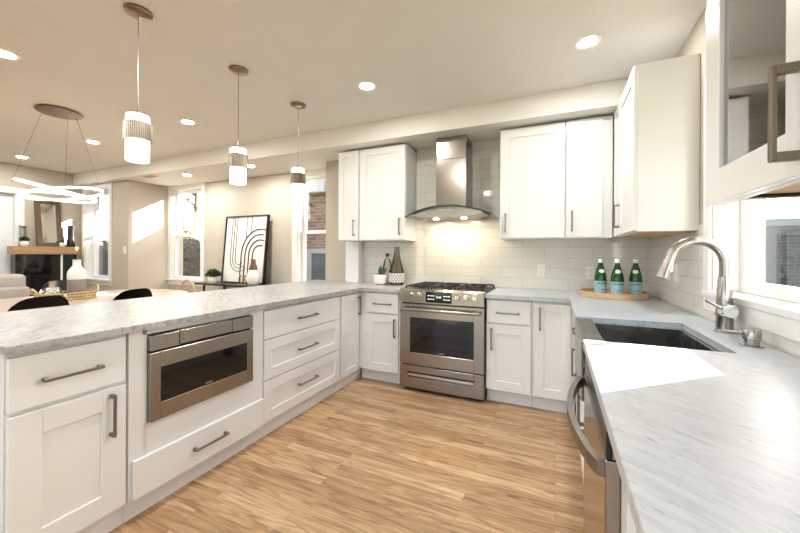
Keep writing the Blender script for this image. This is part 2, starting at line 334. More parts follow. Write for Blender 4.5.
window('window_3', (W3[0], 3.20, 0), 0, .73, W3[2], W3[3], .10, meet=1.545)
window('window_4', (-7.55, 1.60, 0), R(90), .80, .60, 2.14, .10, blind=True)
window('window_5', (XR, KW[1], 0), R(-90), KW[1]-KW[0], KW[2], KW[3], .10, cas=.068, single=True, stool=.02)
# unseen glazed opening and window, added behind the camera to let daylight in
d = struct(thing('door_added', '', '', (DR[0], -2.6, 0))); del d['label'], d['category']
fr = MB()
for x in (0, 1.3, 2.66, 4.02): fr.box((x, -.12, .02), (x+.08, -.06, 2.3), .003)
fr.box((0, -.12, .02), (4.1, -.06, .1), .003); fr.box((0, -.12, 2.22), (4.1, -.06, 2.3), .003); fr.build('frame', 'trim', d)
MB().box((.08, -.092, .1), (4.02, -.088, 2.22)).build('pane', 'glass', d)
window('window_added', (-4.15, -2.6, 0), R(180), 2.4, .8, 2.2, .08)

# ------------------------------------------------------------------ cabinet builder
def handle(parent, orient, cx, cz, L, y=0, mat='nickel', out=.034, sec=.012):
    m = MB(); h = L/2
    if orient == 'h':
        m.box((cx-h, y-out, cz-sec/2), (cx+h, y-out+.009, cz+sec/2), .002)
        for s in (-1, 1): m.box((cx+s*(h-.008)-.008, y-out+.008, cz-.007), (cx+s*(h-.008)+.008, y, cz+.007), .0015)
    else:
        m.box((cx-sec/2, y-out, cz-h), (cx+sec/2, y-out+.009, cz+h), .002)
        for s in (-1, 1): m.box((cx-.007, y-out+.008, cz+s*(h-.008)-.008), (cx+.007, y, cz+s*(h-.008)+.008), .0015)
    return m.build('handle', mat, parent)
def front(e, kind, x0, x1, z0, z1, stile, hd=None, mat='cab', rail=None):
    o = MB().shaker(x0, x1, z0, z1, 0, .02, stile, rail=rail).build(kind, mat, e)
    if hd: handle(o, *hd)
    return o
def cabinet(name, label, loc, rot, w, depth, z0, z1, fronts, toe=None, cat='cabinet', group=None, x0=0):
    e = thing(name, label, cat, loc, rot, group)
    c = MB().box((x0, .0205, z0), (w, depth, z1), .001); c.build('carcass', 'cab', e)
    if toe: MB().box((x0, toe, 0), (w, toe+.02, z0)).build('toe_kick', 'cab', e)
    for f in fronts: front(e, *f)
    return e
PX = -1.757; TK = .0456
# peninsula, local x = world y - y0, facing +x
def py(y0): return (PX, y0, 0)
y0 = .535
cabinet('base_cabinet', 'white base cabinet at the near open end of the peninsula, one drawer over one door', py(y0), R(90), .383, .6, .105, .884, [
    ('drawer', .006, .372, .668, .864, 0, ('h', .72-y0, .763, .187)), ('door', .006, .374, .112, .652, .09, ('v', .851-y0, .537, .182))], TK)
# microwave cabinet
y0 = .92
e = thing('microwave_cabinet', 'white base cabinet built around the microwave drawer, with a wide drawer beneath', 'cabinet', py(y0), R(90))
c = MB(); w = .785
c.box((0, .004, .105), (.0775, .6, .884), .001).box((w-.096, .004, .105), (w, .6, .884), .001).box((.058, .004, .855), (w-.096, .6, .884)).box((.058, .004, .105), (w-.096, .6, .435)).box((.058, .58, .435), (w-.096, .6, .855))
c.build('carcass', 'cab', e); MB().box((0, TK, 0), (w, TK+.02, .105)).build('toe_kick', 'cab', e)
MB().shaker(.014, .776, .114, .291, -.018, .02, 0).build('drawer', 'cab', e); handle(e.children[-1], 'h', 1.31-y0, .206, .20, -.018)
e = thing('built_in_microwave', 'stainless microwave drawer with black window built into the peninsula', 'microwave', (PX, .98, 0), R(90))
MB().box((.02, .008, .438), (.622, .50, .852)).build('body', 'black', e)
c = MB(); c.box((.018, -.022, .775), (.155, .006, .850), .003).build('control_strip', 'steel', e)
MB().box((.158, -.022, .779), (.468, .006, .852), .003).build('control_panel', 'steel', e); MB().box((.471, -.022, .775), (.622, .006, .850), .003).build('control_strip', 'steel', e)
dd = MB(); f = (.066, .576, .521, .690)
dd.box((.018, -.022, .440), (f[0], .006, .766), .002).box((f[1], -.022, .440), (.622, .006, .766), .002).box((f[0]-.001, -.022, .440), (f[1]+.001, .006, f[2]), .002).box((f[0]-.001, -.022, f[3]), (f[1]+.001, .006, .766), .002)
dr = dd.build('drawer_front', 'steel', e)
MB().box((f[0]-.004, -.0195, f[2]-.004), (f[1]+.004, .004, f[3]+.004)).build('window', 'blackgl', dr)
text('SHARP', 'maker_mark', .014, 'mark', dr, (.32, -.0203, .532), (R(90), 0, 0))
y0 = 1.708
cabinet('drawer_cabinet', 'wide white base cabinet with three stacked drawers, in the peninsula', py(y0), R(90), .895, .6, .105, .884, [
    ('drawer', .005, .885, .668, .858, 0, ('h', 2.145-y0, .762, .215)), ('drawer', .005, .885, .396, .660, .07, ('h', 2.147-y0, .527, .215)), ('drawer', .005, .885, .114, .388, .07, ('h', 2.149-y0, .262, .215))], TK)
y0 = 2.608
cabinet('corner_cabinet', 'white single-door base cabinet in the inner corner of the peninsula', py(y0), R(90), .409, .6, .105, .884, [
    ('door', .008, .318, .112, .858, .062, ('v', 2.902-y0, .738, .175))], TK)
# back run, facing -y
BY = 2.93
cabinet('base_cabinet', 'narrow white base cabinet left of the range, drawer over door', (-1.752, BY, 0), 0, .442, .59, .118, .884, [
    ('drawer', .066, .410, .680, .868, 0, ('h', .247, .768, .186)), ('door', .066, .412, .125, .668, .075, ('v', .377, .547, .17))], .085, x0=-.024)
cabinet('base_cabinet', 'white base cabinet right of the range, drawer over door', (-.536, BY, 0), 0, .362, .59, .118, .884, [
    ('drawer', .010, .352, .680, .868, 0, ('h', .178, .766, .180)), ('door', .010, .354, .125, .668, .075, ('v', .049, .545, .175))], .085)
cabinet('corner_cabinet', 'tall white single-door base cabinet in the corner beside the sink run', (-.172, BY, 0), 0, .31, .59, .118, .884, [
    ('door', .018, .276, .125, .860, .068, ('v', .058, .742, .18))], .085)
# right run, facing -x: local x = y_top - y
RX = .127
cabinet('base_cabinet', 'white base cabinet between the back corner and the sink, drawer over door', (RX, 2.91, 0), R(-90), .775, .59, .118, .884, [
    ('drawer', .30, .768, .680, .868, 0, ('h', .525, .775, .17)), ('door', .30, .768, .125, .668, .07, ('v', .41, .55, .18))], .085, x0=-.036)
cabinet('sink_cabinet', 'white sink base cabinet with two doors under the apron sink', (RX, 2.13, 0), R(-90), .645, .59, .118, .655, [
    ('door', .004, .320, .125, .645, .065, ('v', .285, .52, .17)), ('door', .324, .641, .125, .645, .065, ('v', .36, .52, .17))], .085)
cabinet('base_cabinet', 'white base cabinet nearest the camera under the right counter', (RX, .862, 0), R(-90), 1.46, .59, .118, .884, [
    ('door', .006, .48, .125, .868, .07, ('v', .43, .74, .17)), ('door', .486, .97, .125, .868, .07, ('v', .53, .74, .17)), ('door', .976, 1.45, .125, .868, .07, ('v', 1.02, .74, .17))], .085)
# dishwasher
e = thing('dishwasher', 'stainless dishwasher with bowed bar handle under the right counter', 'dishwasher', (.098, 1.468, 0), R(-90))
MB().box((.004, .056, .11), (.60, .62, .872)).build('tub', 'black', e)
dd = MB().box((0, 0, .125), (.604, .055, .800), .004, 2).build('door', 'steel_v', e)
MB().box((0, .002, .802), (.604, .012, .862), .002).build('control_strip', 'black', e); MB().box((0, .0125, .802), (.604, .055, .860), .002).build('door_top', 'steel_v', e)
MB().box((0, .10, 0), (.604, .12, .11)).build('toe_kick', 'black', e)
hp = [(.012, .004, .775)]+[(.012+.58*i/14, -.008-.050*math.sin(math.pi*i/14)**.75, .775) for i in range(15)]+[(.592, .004, .775)]
MB().tube(hp, .012, flat=(.016, .032)).build('handle', 'nickel', dd)

# ------------------------------------------------------------------ worktops
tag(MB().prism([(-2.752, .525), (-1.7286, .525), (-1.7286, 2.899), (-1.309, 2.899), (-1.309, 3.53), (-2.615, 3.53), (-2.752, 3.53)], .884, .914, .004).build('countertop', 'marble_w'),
    'long warm grey marble worktop over the peninsula, running into the corner left of the range', 'countertop')
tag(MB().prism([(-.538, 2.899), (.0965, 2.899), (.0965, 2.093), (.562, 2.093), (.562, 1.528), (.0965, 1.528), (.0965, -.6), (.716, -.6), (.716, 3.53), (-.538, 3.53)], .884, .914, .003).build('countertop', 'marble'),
    'white veined marble worktop around the sink, running from the range to the near right', 'countertop')
# apron sink
e = thing('apron_sink', 'stainless apron-front sink set into the right worktop', 'sink', (.0965, 1.528, 0))
c = MB(); L = .565; D = .465
c.box((-.004, .004, .668), (.012, L-.004, .902), .003)                     # apron
c.box((.012, .002, .894), (.078, L-.002, .902), .001)                      # front ledge
c.box((.070, .02, .69), (.078, L-.02, .895)); c.box((.078, .004, .68), (D-.004, .02, .884), 0); c.box((.078, L-.02, .68), (D-.004, L-.004, .884), 0)
c.box((D-.02, .02, .68), (D-.004, L-.02, .884)); c.box((.070, .004, .672), (D-.004, L-.004, .69))
c.build('basin', 'sink', e)
MB().lathe([(0, .692), (.04, .692), (.045, .6905)], (.26, L/2, 0), 20).build('drain', 'chrome', e, True)
# faucet
e = thing('kitchen_faucet', 'tall brushed nickel gooseneck faucet behind the sink', 'faucet', (.664, 1.94, .914))
MB().lathe([(0, 0), (.034, 0), (.034, .004), (.030, .008), (.029, .062), (.032, .075), (.0295, .09), (.028, .13), (.0225, .235), (.020, .24)], (0, 0, 0), 28).build('body', 'faucet', e, True)
rr = .098; arc = [(0, 0, .22)]+[(-rr+rr*math.cos(t), 0, .298+rr*math.sin(t)) for t in [math.pi*i/18 for i in range(18)]]
p = Vector(arc[-1]); q = Vector((-.30, 0, -.95)).normalized(); arc.append(tuple(p+q*.012))
MB().tube(arc, .0195, 16).build('spout', 'faucet', e, True)
hd = Vector(arc[-1])
sp = MB().tube([hd+q*t for t in (0, .004, .02, .065, .080, .083)], [.0200, .0212, .0218, .0270, .0278, .024], 18).build('spray_head', 'faucet', e, True)
MB().tube([hd+q*.02+Vector((.016, -.014, 0)), hd+q*.05+Vector((.021, -.016, 0))], .006, 8).build('spray_button', 'chrome', sp, True)
MB().tube([(0, -.015, .092), (0, -.05, .096), (0, -.058, .097)], [.029, .029, .026], 22).build('valve', 'chrome', e, True)
MB().tube([(-.01, -.045, .10), (-.045, -.045, .118), (-.076, -.045, .138)], [.007, .0065, .007], 12).build('lever', 'faucet', e, True)
# soap dispenser
e = thing('soap_dispenser', 'small nickel soap dispenser with straight spout beside the faucet', 'soap dispenser', (.652, 1.68, .914))
MB().lathe([(0, 0), (.033, 0), (.033, .004), (.022, .006), (.022, .024), (.026, .026), (.026, .058), (.024, .062), (0, .063)], (0, 0, 0), 24).build('body', 'faucet', e, True)
MB().tube([(0, 0, .047), (-.085, .006, .047)], .0055, 10).build('spout', 'faucet', e, True)

# ------------------------------------------------------------------ upper cabinets
UY = 3.22; ZB, ZT = 1.385, 2.37
def upper(label, x0, x1, dx0, dx1, hx, st=.062, hz=1.527):
    return cabinet('wall_cabinet', label, (x0, UY, 0), 0, x1-x0, .311, ZB, ZT, [('door', dx0-x0, dx1-x0, ZB+.008, ZT-.004, st, ('v', hx-x0, hz, .17))])
upper('narrow white wall cabinet at the far left of the back wall', -2.218, -1.955, -2.214, -1.958, -2.008)
upper('wide white wall cabinet immediately left of the range hood', -1.953, -1.404, -1.938, -1.408, -1.463, .075)
upper('wide white wall cabinet immediately right of the range hood', -.4695, .066, -.466, .060, -.418, .08)
upper('narrow white wall cabinet tucked in the back right corner', .068, .410, .074, .340, .117)
e = cabinet('wall_cabinet', 'tall white wall cabinet on the right wall between the corner and the window', (.4125, 3.20, 0), R(-90), .766, .3105, ZB, ZT, [
    ('door', .004, .235, ZB+.006, ZT-.004, .06, None), ('door', .239, .764, ZB+.006, ZT-.004, .075, ('v', .272, 1.527, .17))])
MB().box((.03, .03, ZB-.004), (.736, .30, ZB+.001)).build('underside', 'rawwood', e)
# glass-fronted cabinet by the window
e = thing('glass_cabinet', 'white wall cabinet with grey glass door beside the window, nearest the camera', 'cabinet', (.37, 1.207, 0), R(-90))
c = MB(); gz0, gz1, gw, gd = 1.379, 2.37, 1.40, .353
c.box((0, .022, gz0+.028), (.018, gd, gz1)).box((gw-.018, .022, gz0+.028), (gw, gd, gz1)).box((0, .022, gz1-.018), (gw, gd, gz1)).box((0, .03, gz0+.028), (gw, gd, gz0+.046)).box((0, gd-.012, gz0+.028), (gw, gd, gz1)).box((.44, .022, gz0+.04), (.458, gd, gz1)).box((.018, .05, 1.80), (.44, gd-.012, 1.818)).box((.018, .05, 2.10), (.44, gd-.012, 2.118))
c.build('carcass', 'cab', e)
MB().box((0, .022, gz0), (gw, .04, gz0+.03), .001).build('light_rail', 'cab', e)
MB().box((.0, .041, gz0+.012), (gw, gd, gz0+.0279)).build('underside', 'rawwood', e)
c = MB().box((.07, .05, gz0+.004), (.098, gd-.01, gz0+.012)).build('light_strip', 'black', e)
for k in range(18): MB().box((.078, .06+k*.017, gz0+.0025), (.090, .068+k*.017, gz0+.0041)).build('diode', 'white_c', c)
for k, (a, b) in enumerate(((.002, .446), (.450, .894), (.898, 1.396))):
    s = .083; c = MB(); c.box((a, 0, gz0), (a+s, .02, gz1), .002).box((b-s, 0, gz0), (b, .02, gz1), .002).box((a+s-.001, 0, gz0), (b-s+.001, .02, gz0+.083), .002).box((a+s-.001, 0, gz1-.083), (b-s+.001, .02, gz1), .002)
    d = c.build('door', 'cab', e); MB().box((a+s-.006, .010, gz0+.077), (b-s+.006, .014, gz1-.077)).build('pane', 'cabglass', d)
    handle(d, 'v', b-.042, 1.486, .165, 0, 'bronze', .038, .012)

# ------------------------------------------------------------------ range
e = thing('gas_range', 'stainless slide-in gas range with black oven window', 'range', (-1.306, 2.894, 0)); w = .764
MB().box((.002, .045, .03), (w-.002, .63, .895)).build('body', 'black', e)
MB().box((.02, .07, 0), (w-.02, .6, .03)).build('plinth', 'black', e)
cp = MB().prism_dir([(0, .808), (0, .915), (.03, .932), (.09, .932), (.09, .808)], (0, -.012, 0), (0, 1, 0), (0, 0, 1), (w, 0, 0)).build('control_panel', 'steel', e)
MB().box((.255, -.0145, .818), (.490, -.0115, .912)).build('display', 'blackgl', cp)
for i in range(3):
    for j in range(2):
        MB().box((.275+i*.022, -.0152, .845+j*.03), (.287+i*.022, -.0144, .851+j*.03)).build('digit', 'panel_txt', cp); MB().box((.418+i*.022, -.0152, .845+j*.03), (.430+i*.022, -.0144, .851+j*.03)).build('digit', 'panel_txt', cp)
text('12:45', 'clock', .024, 'panel_txt', cp, (.372, -.0147, .867), (R(90), 0, 0))
for x in (.123, .195, .542, .616, .692):
    k = MB().lathe([(.026, 0), (.026, -.004), (.021, -.006), (.019, -.03), (.016, -.034), (0, -.034)], (x, -.012, .877), 20, 'y').build('knob', 'chrome', cp, True)
    MB().box((x-.003, -.050, .862), (x+.003, -.045, .892), .001).build('pointer', 'steel', k)
d = MB(); gx0, gx1, gz0, gz1 = .100, .678, .355, .672
d.box((0, 0, .246), (gx0, .045, .795), .002).box((gx1, 0, .246), (w, .045, .795), .002).box((gx0-.001, 0, .246), (gx1+.001, .045, gz0), .002).box((gx0-.001, 0, gz1), (gx1+.001, .045, .795), .002)
dr = d.build('oven_door', 'steel', e)
MB().box((gx0-.004, .004, gz0-.004), (gx1+.004, .03, gz1+.004)).build('window', 'oven', dr)
MB().box((gx0+.055, .0025, gz0+.045), (gx1-.045, .0045, gz1-.03)).build('inner_glass', 'blackgl', dr)
text('FRIGIDAIRE', 'maker_mark', .011, 'mark', dr, (.39, .0028, gz0+.018), (R(90), 0, 0))
h = MB().tube([(.03, -.048, .752)]+[(.03+i*.704/8, -.048-.006*math.sin(math.pi*i/8), .752) for i in range(1, 8)]+[(w-.03, -.048, .752)], .0145, 14).build('handle', 'steel', dr, True)
MB().box((.045, -.045, .742), (.075, .001, .764), .002).box((w-.075, -.045, .742), (w-.045, .001, .764), .002).build('bracket', 'steel', h)
c = MB(); c.box((.0, 0, .035), (w, .045, .128), .002).box((0, 0, .128), (.08, .045, .236), .002).box((w-.08, 0, .128), (w, .045, .236), .002).box((.08, 0, .18), (w-.08, .045, .236), .002).box((.08, .03, .126), (w-.08, .045, .182))
dw = c.build('warming_drawer', 'steel', e); MB().box((.082, -.004, .146), (w-.082, .012, .168), .004, 2).build('drawer_pull', 'chrome', dw)
MB().box((0, .03, .895), (w, .635, .914), .003).build('cooktop', 'black', e)
for gx in (.022, .272, .522):
    g = MB(); a, b, y1, y2 = gx, gx+.22, .09, .60; zt = .938
    for x in (a, b, (a+b)/2): g.box((x-.006, y1, zt), (x+.006, y2, zt+.012), .002)
    for y in (y1, (y1+y2)/2, y2): g.box((a, y-.006, zt), (b, y+.006, zt+.012), .002)
    for x in (a, b):
        for y in (y1, y2): g.box((x-.007, y-.007, .914), (x+.007, y+.007, zt+.002))
    for y in ((y1*3+y2)/4, (y1+y2*3)/4):
        for t in (45, 135): g.prism_dir([(-.09, -.005), (.09, -.005), (.09, .005), (-.09, .005)], ((a+b)/2, y, zt+.002), (math.cos(R(t)), math.sin(R(t)), 0), (-math.sin(R(t)), math.cos(R(t)), 0), (0, 0, .014))
    g.build('grate', 'iron', e)
    for y in (.217, .472): MB().lathe([(0, .932), (.035, .932), (.04, .926), (.042, .914)], (gx+.11, y, 0), 20).build('burner', 'iron', e, True)
# ------------------------------------------------------------------ hood
e = thing('range_hood', 'stainless chimney range hood with curved glass canopy above the range', 'range hood', (-.935, 3.53, 0))
MB().box((-.150, -.28, 1.69), (.150, 0, 2.17), .003).build('chimney', 'steel_v', e)
c = MB().box((-.146, -.276, 2.17), (.146, 0, 2.388), .003).build('chimney_top', 'steel_v', e)
MB().box((.146, -.20, 2.30), (.1475, -.09, 2.33)).build('vent_slot', 'black', c)
def hz(x): return 1.695-.52*x*x
g = MB(); NX = 24
def yfront(x): return -.50+.28*x*x
for dz in (0,):
    top = []; bot = []
    for i in range(NX+1):
        x = -.41+.82*i/NX
        top.append([g.bm.verts.new((x, y, hz(x))) for y in (yfront(x), -.02)]); bot.append([g.bm.verts.new((x, y, hz(x)-.008)) for y in (yfront(x), -.02)])
    for i in range(NX):
        for A, B in ((top[i], top[i+1]), (bot[i+1], bot[i])): g.bm.faces.new((A[0], B[0], B[1], A[1]))
        g.bm.faces.new((top[i][0], bot[i][0], bot[i+1][0], top[i+1][0])); g.bm.faces.new((top[i][1], top[i+1][1], bot[i+1][1], bot[i][1]))
    g.bm.faces.new((top[0][0], top[0][1], bot[0][1], bot[0][0])); g.bm.faces.new((top[-1][0], bot[-1][0], bot[-1][1], top[-1][1]))
cn = g.build('glass_canopy', 'hoodglass', e, True)
MB().tube([(-.41+.82*i/NX, yfront(-.41+.82*i/NX)-.001, hz(-.41+.82*i/NX)-.004) for i in range(NX+1)], .005, flat=(.003, .009)).build('edge_trim', 'iron', cn)
b = MB(); pts = []
for i in range(NX+1):
    x = -.335+.67*i/NX; pts.append((x, hz(x)-.010))
low = [(.335, hz(.335)-.018), (.24, 1.595), (-.24, 1.595), (-.335, hz(.335)-.018)]
b.prism_dir(pts+low, (0, -.44, 0), (1, 0, 0), (0, 0, 1), (0, .42, 0)); bd = b.build('housing', 'steel', e)
for k in range(5): MB().lathe([(0, -.004), (.006, -.004), (.007, 0)], (-.05+k*.025, -.44, 1.655), 12, 'y').build('button', 'chrome', bd, True)
for x in (-.16, .12): MB().lathe([(0, 1.5935), (.026, 1.5935), (.028, 1.5951)], (x, -.24, 0), 18).build('hood_lamp', 'lamp_h', e)

# ------------------------------------------------------------------ outlets and switches
def plate(name, label, cat, loc, rot, w=.075, h=.118, n=1, kind='outlet'):
    e = thing(name, label, cat, loc, rot)
    MB().box((-w/2, -.006, -h/2), (w/2, 0, h/2), .002).build('cover_plate', 'trim', e)
    for k in range(n):
        x = (k-(n-1)/2)*.046
        if kind == 'outlet':
            for z in (.022, -.022):
                s = MB().box((x-.016, -.008, z-.014), (x+.016, -.0055, z+.014), .002).build('socket', 'white_c', e)
                MB().box((x-.007, -.0085, z-.002), (x-.005, -.0078, z+.007)).box((x+.005, -.0085, z-.002), (x+.007, -.0078, z+.007)).build('slot', 'black', s)
        else: MB().box((x-.016, -.009, -.033), (x+.016, -.0055, .033), .002).build('rocker', 'white_c', e)
    return e
YT = YB-.008; XT = XR-.008
plate('wall_outlet', 'white outlet on the back tile between the range and the bottles', 'outlet', (-.130, YT, 1.095), 0)
plate('wall_outlet', 'white outlet on the back tile just left of the green bottles', 'outlet', (.281, YT, 1.085), 0)
plate('wall_switch', 'small white switch on the tile under the left edge of the hood', 'switch', (-1.259, YT, 1.485), 0, .06, .095, 1, 'switch')
plate('wall_switch', 'white switch plate on the right wall tile behind the faucet', 'switch', (XT, 2.80, 1.13), R(-90), .075, .118, 1, 'switch')
plate('wall_switch', 'white switch plate on the beige dining wall beside the left window', 'switch', (-6.246, 3.2, 1.283), 0, .075, .118, 1, 'switch')

# ------------------------------------------------------------------ ceiling fixtures
def can(label, x, y, z=ZC, r=.05):
    e = thing('recessed_light', label, 'recessed light', (x, y, z), 0, 'recessed ceiling lights')
    MB().lathe([(r, -.002), (r+.022, -.004), (r+.024, 0)], (0, 0, 0), 28).build('trim_ring', 'trim', e, True)
    MB().lathe([(0, -.003), (r, -.003)], (0, 0, 0), 28).build('lens', 'lamp', e)
    return e
c0 = can('recessed ceiling light above the sink corner, rightmost of all', .174, 2.461)
for l, x, y, z in (('recessed ceiling light nearest the range hood, above the aisle', -1.383, 2.399, ZC), ('recessed ceiling light between the near and middle pendants', -3.442, 2.323, ZC),
                   ('recessed ceiling light just right of the ring chandelier canopy', -5.132, 2.281, ZC), ('recessed ceiling light cut by the left edge of the photo', -3.409, 1.025, ZC),
                   ('recessed ceiling light lowest left, just above the chandelier ring', -6.877, 2.239, ZC), ('recessed light in the lowered ceiling above the console artwork', -3.676, 3.323, ZL), ('recessed light in the lowered ceiling beside the dining window', -4.963, 3.34, ZL)):
    dup(c0, (x, y, z), label=l)
for x, y in ((.17, -.5), (-1.383, .9), (-1.383, -.6), (-5.13, .9), (-6.88, .9), (-3.41, -.6), (-5.4, -.7)):  # unseen extra cans, added because the room needed more lamps
    dup(c0, (x, y, ZC), label='round white recessed ceiling light added out of view overhead to light the room')
e = thing('ceiling_vent', 'white slotted vent in the lowered ceiling near the dining corner', 'vent', (-5.55, 3.17, ZL))
MB().box((-.15, -.07, -.006), (.15, .07, 0), .002).build('frame', 'trim', e)
for k in range(7): MB().box((-.13, -.052+k*.016, -.008), (.13, -.046+k*.016, -.0058)).build('slat', 'grey_c', e)
def pendant(label, y):
    e = thing('pendant_light', label, 'pendant light', (-2.12, y, 0), 0, 'pendants over the peninsula')
    MB().lathe([(0, ZC-.018), (.055, ZC-.018), (.066, ZC-.012), (.066, ZC)], (0, 0, 0), 32).build('ceiling_canopy', 'canopy', e, True)
    MB().tube([(0, 0, ZC-.018), (0, 0, 2.01)], .0022, 8).build('cord', 'nickel', e)
    MB().lathe([(0, 2.06), (.004, 2.06), (.006, 2.03), (.006, 2.012), (.05, 2.010), (.052, 2.004), (0, 2.004)], (0, 0, 0), 16).build('fitting', 'nickel', e, True)
    MB().lathe([(0, 2.003), (.051, 2.003), (.055, 1.998), (.055, 1.753), (.051, 1.748), (0, 1.748)], (0, 0, 0), 32).build('diffuser', 'lamp_p', e, True)
    b = MB(); n = 40
    for k in range(n):
        t = 2*math.pi*k/n; b.tube([(.0625*math.cos(t), .0625*math.sin(t), 1.862), (.0625*math.cos(t), .0625*math.sin(t), 1.958)], .0042, 6)
    b.lathe([(.0565, 1.862), (.062, 1.862), (.062, 1.958), (.0565, 1.958), (.0565, 1.862)], (0, 0, 0), 32); b.build('metal_band', 'band', e)
    return e
p0 = pendant('white cylinder pendant with metal band, nearest of the three over the peninsula', 1.145)
dup(p0, (-2.12, 1.808, 0), label='white cylinder pendant with metal band, middle of the three over the peninsula')
dup(p0, (-2.12, 2.450, 0), label='white cylinder pendant with metal band, closest to the wall cabinets')
e = thing('ring_chandelier', 'chandelier of interlaced glowing rings over the dining table', 'chandelier', (-4.31, 1.655, 0))
MB().lathe([(0, ZC-.022), (.165, ZC-.022), (.17, ZC-.014), (.155, ZC-.008), (.155, ZC)], (0, 0, 0), 40).build('ceiling_canopy', 'canopy', e, True)
for cx, cy, rx, ry, tx, ty, dz in ((0, -.02, .26, .275, R(-9), R(12), 1.835), (.03, .03, .26, .285, R(8), R(-9), 1.80), (-.04, .02, .26, .265, R(3), R(14), 1.775)):
    mt = Matrix.Translation((cx, cy, dz)) @ Matrix.Rotation(tx, 4, 'X') @ Matrix.Rotation(ty, 4, 'Y')
    MB().tube([mt @ Vector((rx*math.cos(2*math.pi*k/48), ry*math.sin(2*math.pi*k/48), 0)) for k in range(48)], .01, closed=True, flat=(.010, .020)).build('led_ring', 'lamp_r', e, True)
for a, b in (((-.05, -.10, ZC-.02), (-.12, -.28, 1.86)), ((.05, .10, ZC-.02), (.1, .30, 1.82)), ((.0, .06, ZC-.02), (-.2, .12, 1.81))): MB().tube([a, b], .002, 6).build('cable', 'nickel', e)

# ------------------------------------------------------------------ things on the back counters
e = thing('round_tray', 'round light wood tray in the right back corner holding three bottles', 'tray', (.412, 3.21, .914))
MB().lathe([(0, 0), (.236, 0), (.242, .003), (.242, .046), (.234, .046), (.234, .008), (0, .008)], (0, 0, 0), 56).build('tray_body', 'oak', e, True)
def bottle(label, loc, rot):
    e = thing('water_bottle', label, 'bottle', loc, rot, 'green bottles on the round tray')
    MB().lathe([(0, 0), (.036, 0), (.041, .005), (.042, .02), (.042, .135), (.039, .165), (.026, .215), (.0165, .248), (.0145, .27), (.0155, .272), (.0155, .282), (.013, .283), (.013, .27), (.024, .214), (.037, .163), (.0395, .135), (.0395, .02), (.034, .006), (0, .006)], (0, 0, 0), 28).build('glass_body', 'bottle', e, True)
    MB().lathe([(.017, .262), (.017, .288), (.015, .291), (0, .291)], (0, 0, 0), 20).build('bottle_cap', 'cap', e, True)
    l = MB()
    def arcstrip(r0, r1, z0, z1, a):
        n = 18; A = []
        for i in range(n+1):
            t = -math.pi/2+a*(2*i/n-1); A.append((l.bm.verts.new((r0*math.cos(t), r0*math.sin(t), z0)), l.bm.verts.new((r1*math.cos(t), r1*math.sin(t), z1))))
        for p, q in zip(A, A[1:]): l.bm.faces.new((p[0], q[0], q[1], p[1]))
    arcstrip(.0426, .0426, .028, .118, 1.5); lb = l.build('label', 'label', e, True); lb['label'] = 'pale blue label with dark lettering and red star'
    for i, ch in enumerate('S.PELLEGRINO'):
        t = -math.pi/2+(i-5.5)*.155; text(ch, 'letter', .021, 'labeltxt', lb, (.0429*math.cos(t), .0429*math.sin(t), .100), (R(90), 0, t+math.pi/2))
    MB().lathe([(0, -.0006), (.006, -.0006)], (0, 0, 0), 5, 'y').build('star', 'star', lb, loc=(.0428*math.cos(-math.pi/2-.5), .0428*math.sin(-math.pi/2-.5), .062))
    t = -math.pi/2+.25; text('acqua', 'script', .017, 'labeltxt', lb, (.0436*math.cos(t), .0436*math.sin(t), .055), (R(90), 0, .25))
    # oval neck label lying on the shoulder
    n = MB(); mt = Matrix.Translation((0, -.0335, .196)) @ Matrix.Rotation(R(-14), 4, 'X')
    n.lathe([(0, -.001), (.018, -.001), (.018, .001)], (0, 0, 0), 24, 'y', .85); n.bm.transform(mt); n.build('neck_label', 'white_c', e)
    return e
BS = 1.05
b0 = bottle('green glass water bottle with pale blue label, left one on the tray', (.322, 3.175, .9222), .15)
b0.scale = (BS, BS, 1)
dup(b0, (.430, 3.125, .9222), .0, 'green glass water bottle with pale blue label, middle one on the tray')
dup(b0, (.556, 3.165, .9222), -.2, 'green glass water bottle with pale blue label, right one near the spray head')
e = thing('succulent_pot', 'small square white pot with a dark spiky succulent left of the range', 'potted plant', (-1.70, 3.28, .914))
MB().box((-.062, -.062, .012), (.062, .062, .112), .010, 3).build('pot', 'white_c', e, True); MB().box((-.048, -.048, 0), (.048, .048, .0125)).build('foot', 'rawwood', e); MB().box((-.055, -.055, .108), (.055, .055, .1145)).build('soil', 'soil', e)
for k in range(11):
    t = k*2.4; L = .055+.05*random.random()*(1 if k > 2 else 1.2); tl = .15+.35*random.random(); d = Vector((math.cos(t)*tl, math.sin(t)*tl, 1)).normalized(); o = Vector((math.cos(t)*.02, math.sin(t)*.02, .112))
    MB().tube([o, o+d*L*.4, o+d*L*.8, o+d*L], [.008, .010, .006, .001], 6).build('leaf', 'succ', e, True)
e = thing('glass_bottle', 'clear glass bottle with dark stopper behind the succulent', 'bottle', (-1.70, 3.42, .914))
MB().lathe([(0, 0), (.045, 0), (.05, .01), (.052, .18), (.04, .25), (.02, .285), (.019, .31), (.016, .31), (.017, .283), (.037, .248), (.049, .178), (.046, .012), (0, .006)], (0, 0, 0), 24).build('glass_body', 'clearglass', e, True); MB().lathe([(0, .30), (.015, .30), (.022, .312), (.022, .335), (0, .337)], (0, 0, 0), 16).build('stopper', 'amber', e, True)
e = thing('carafe', 'tall smoky long-necked vase with a white diamond band, beside the range', 'vase', (-1.545, 3.33, .914))
MB().lathe([(0, 0), (.062, 0), (.078, .02), (.085, .06), (.084, .125), (.074, .165), (.052, .235), (.034, .31), (.027, .37), (.026, .405), (.022, .405), (.023, .37), (.03, .31), (.048, .235), (.070, .165), (.080, .12), (.080, .05), (0, .01)], (0, 0, 0), 36).build('glass_body', 'smoke', e, True)
n = MB()
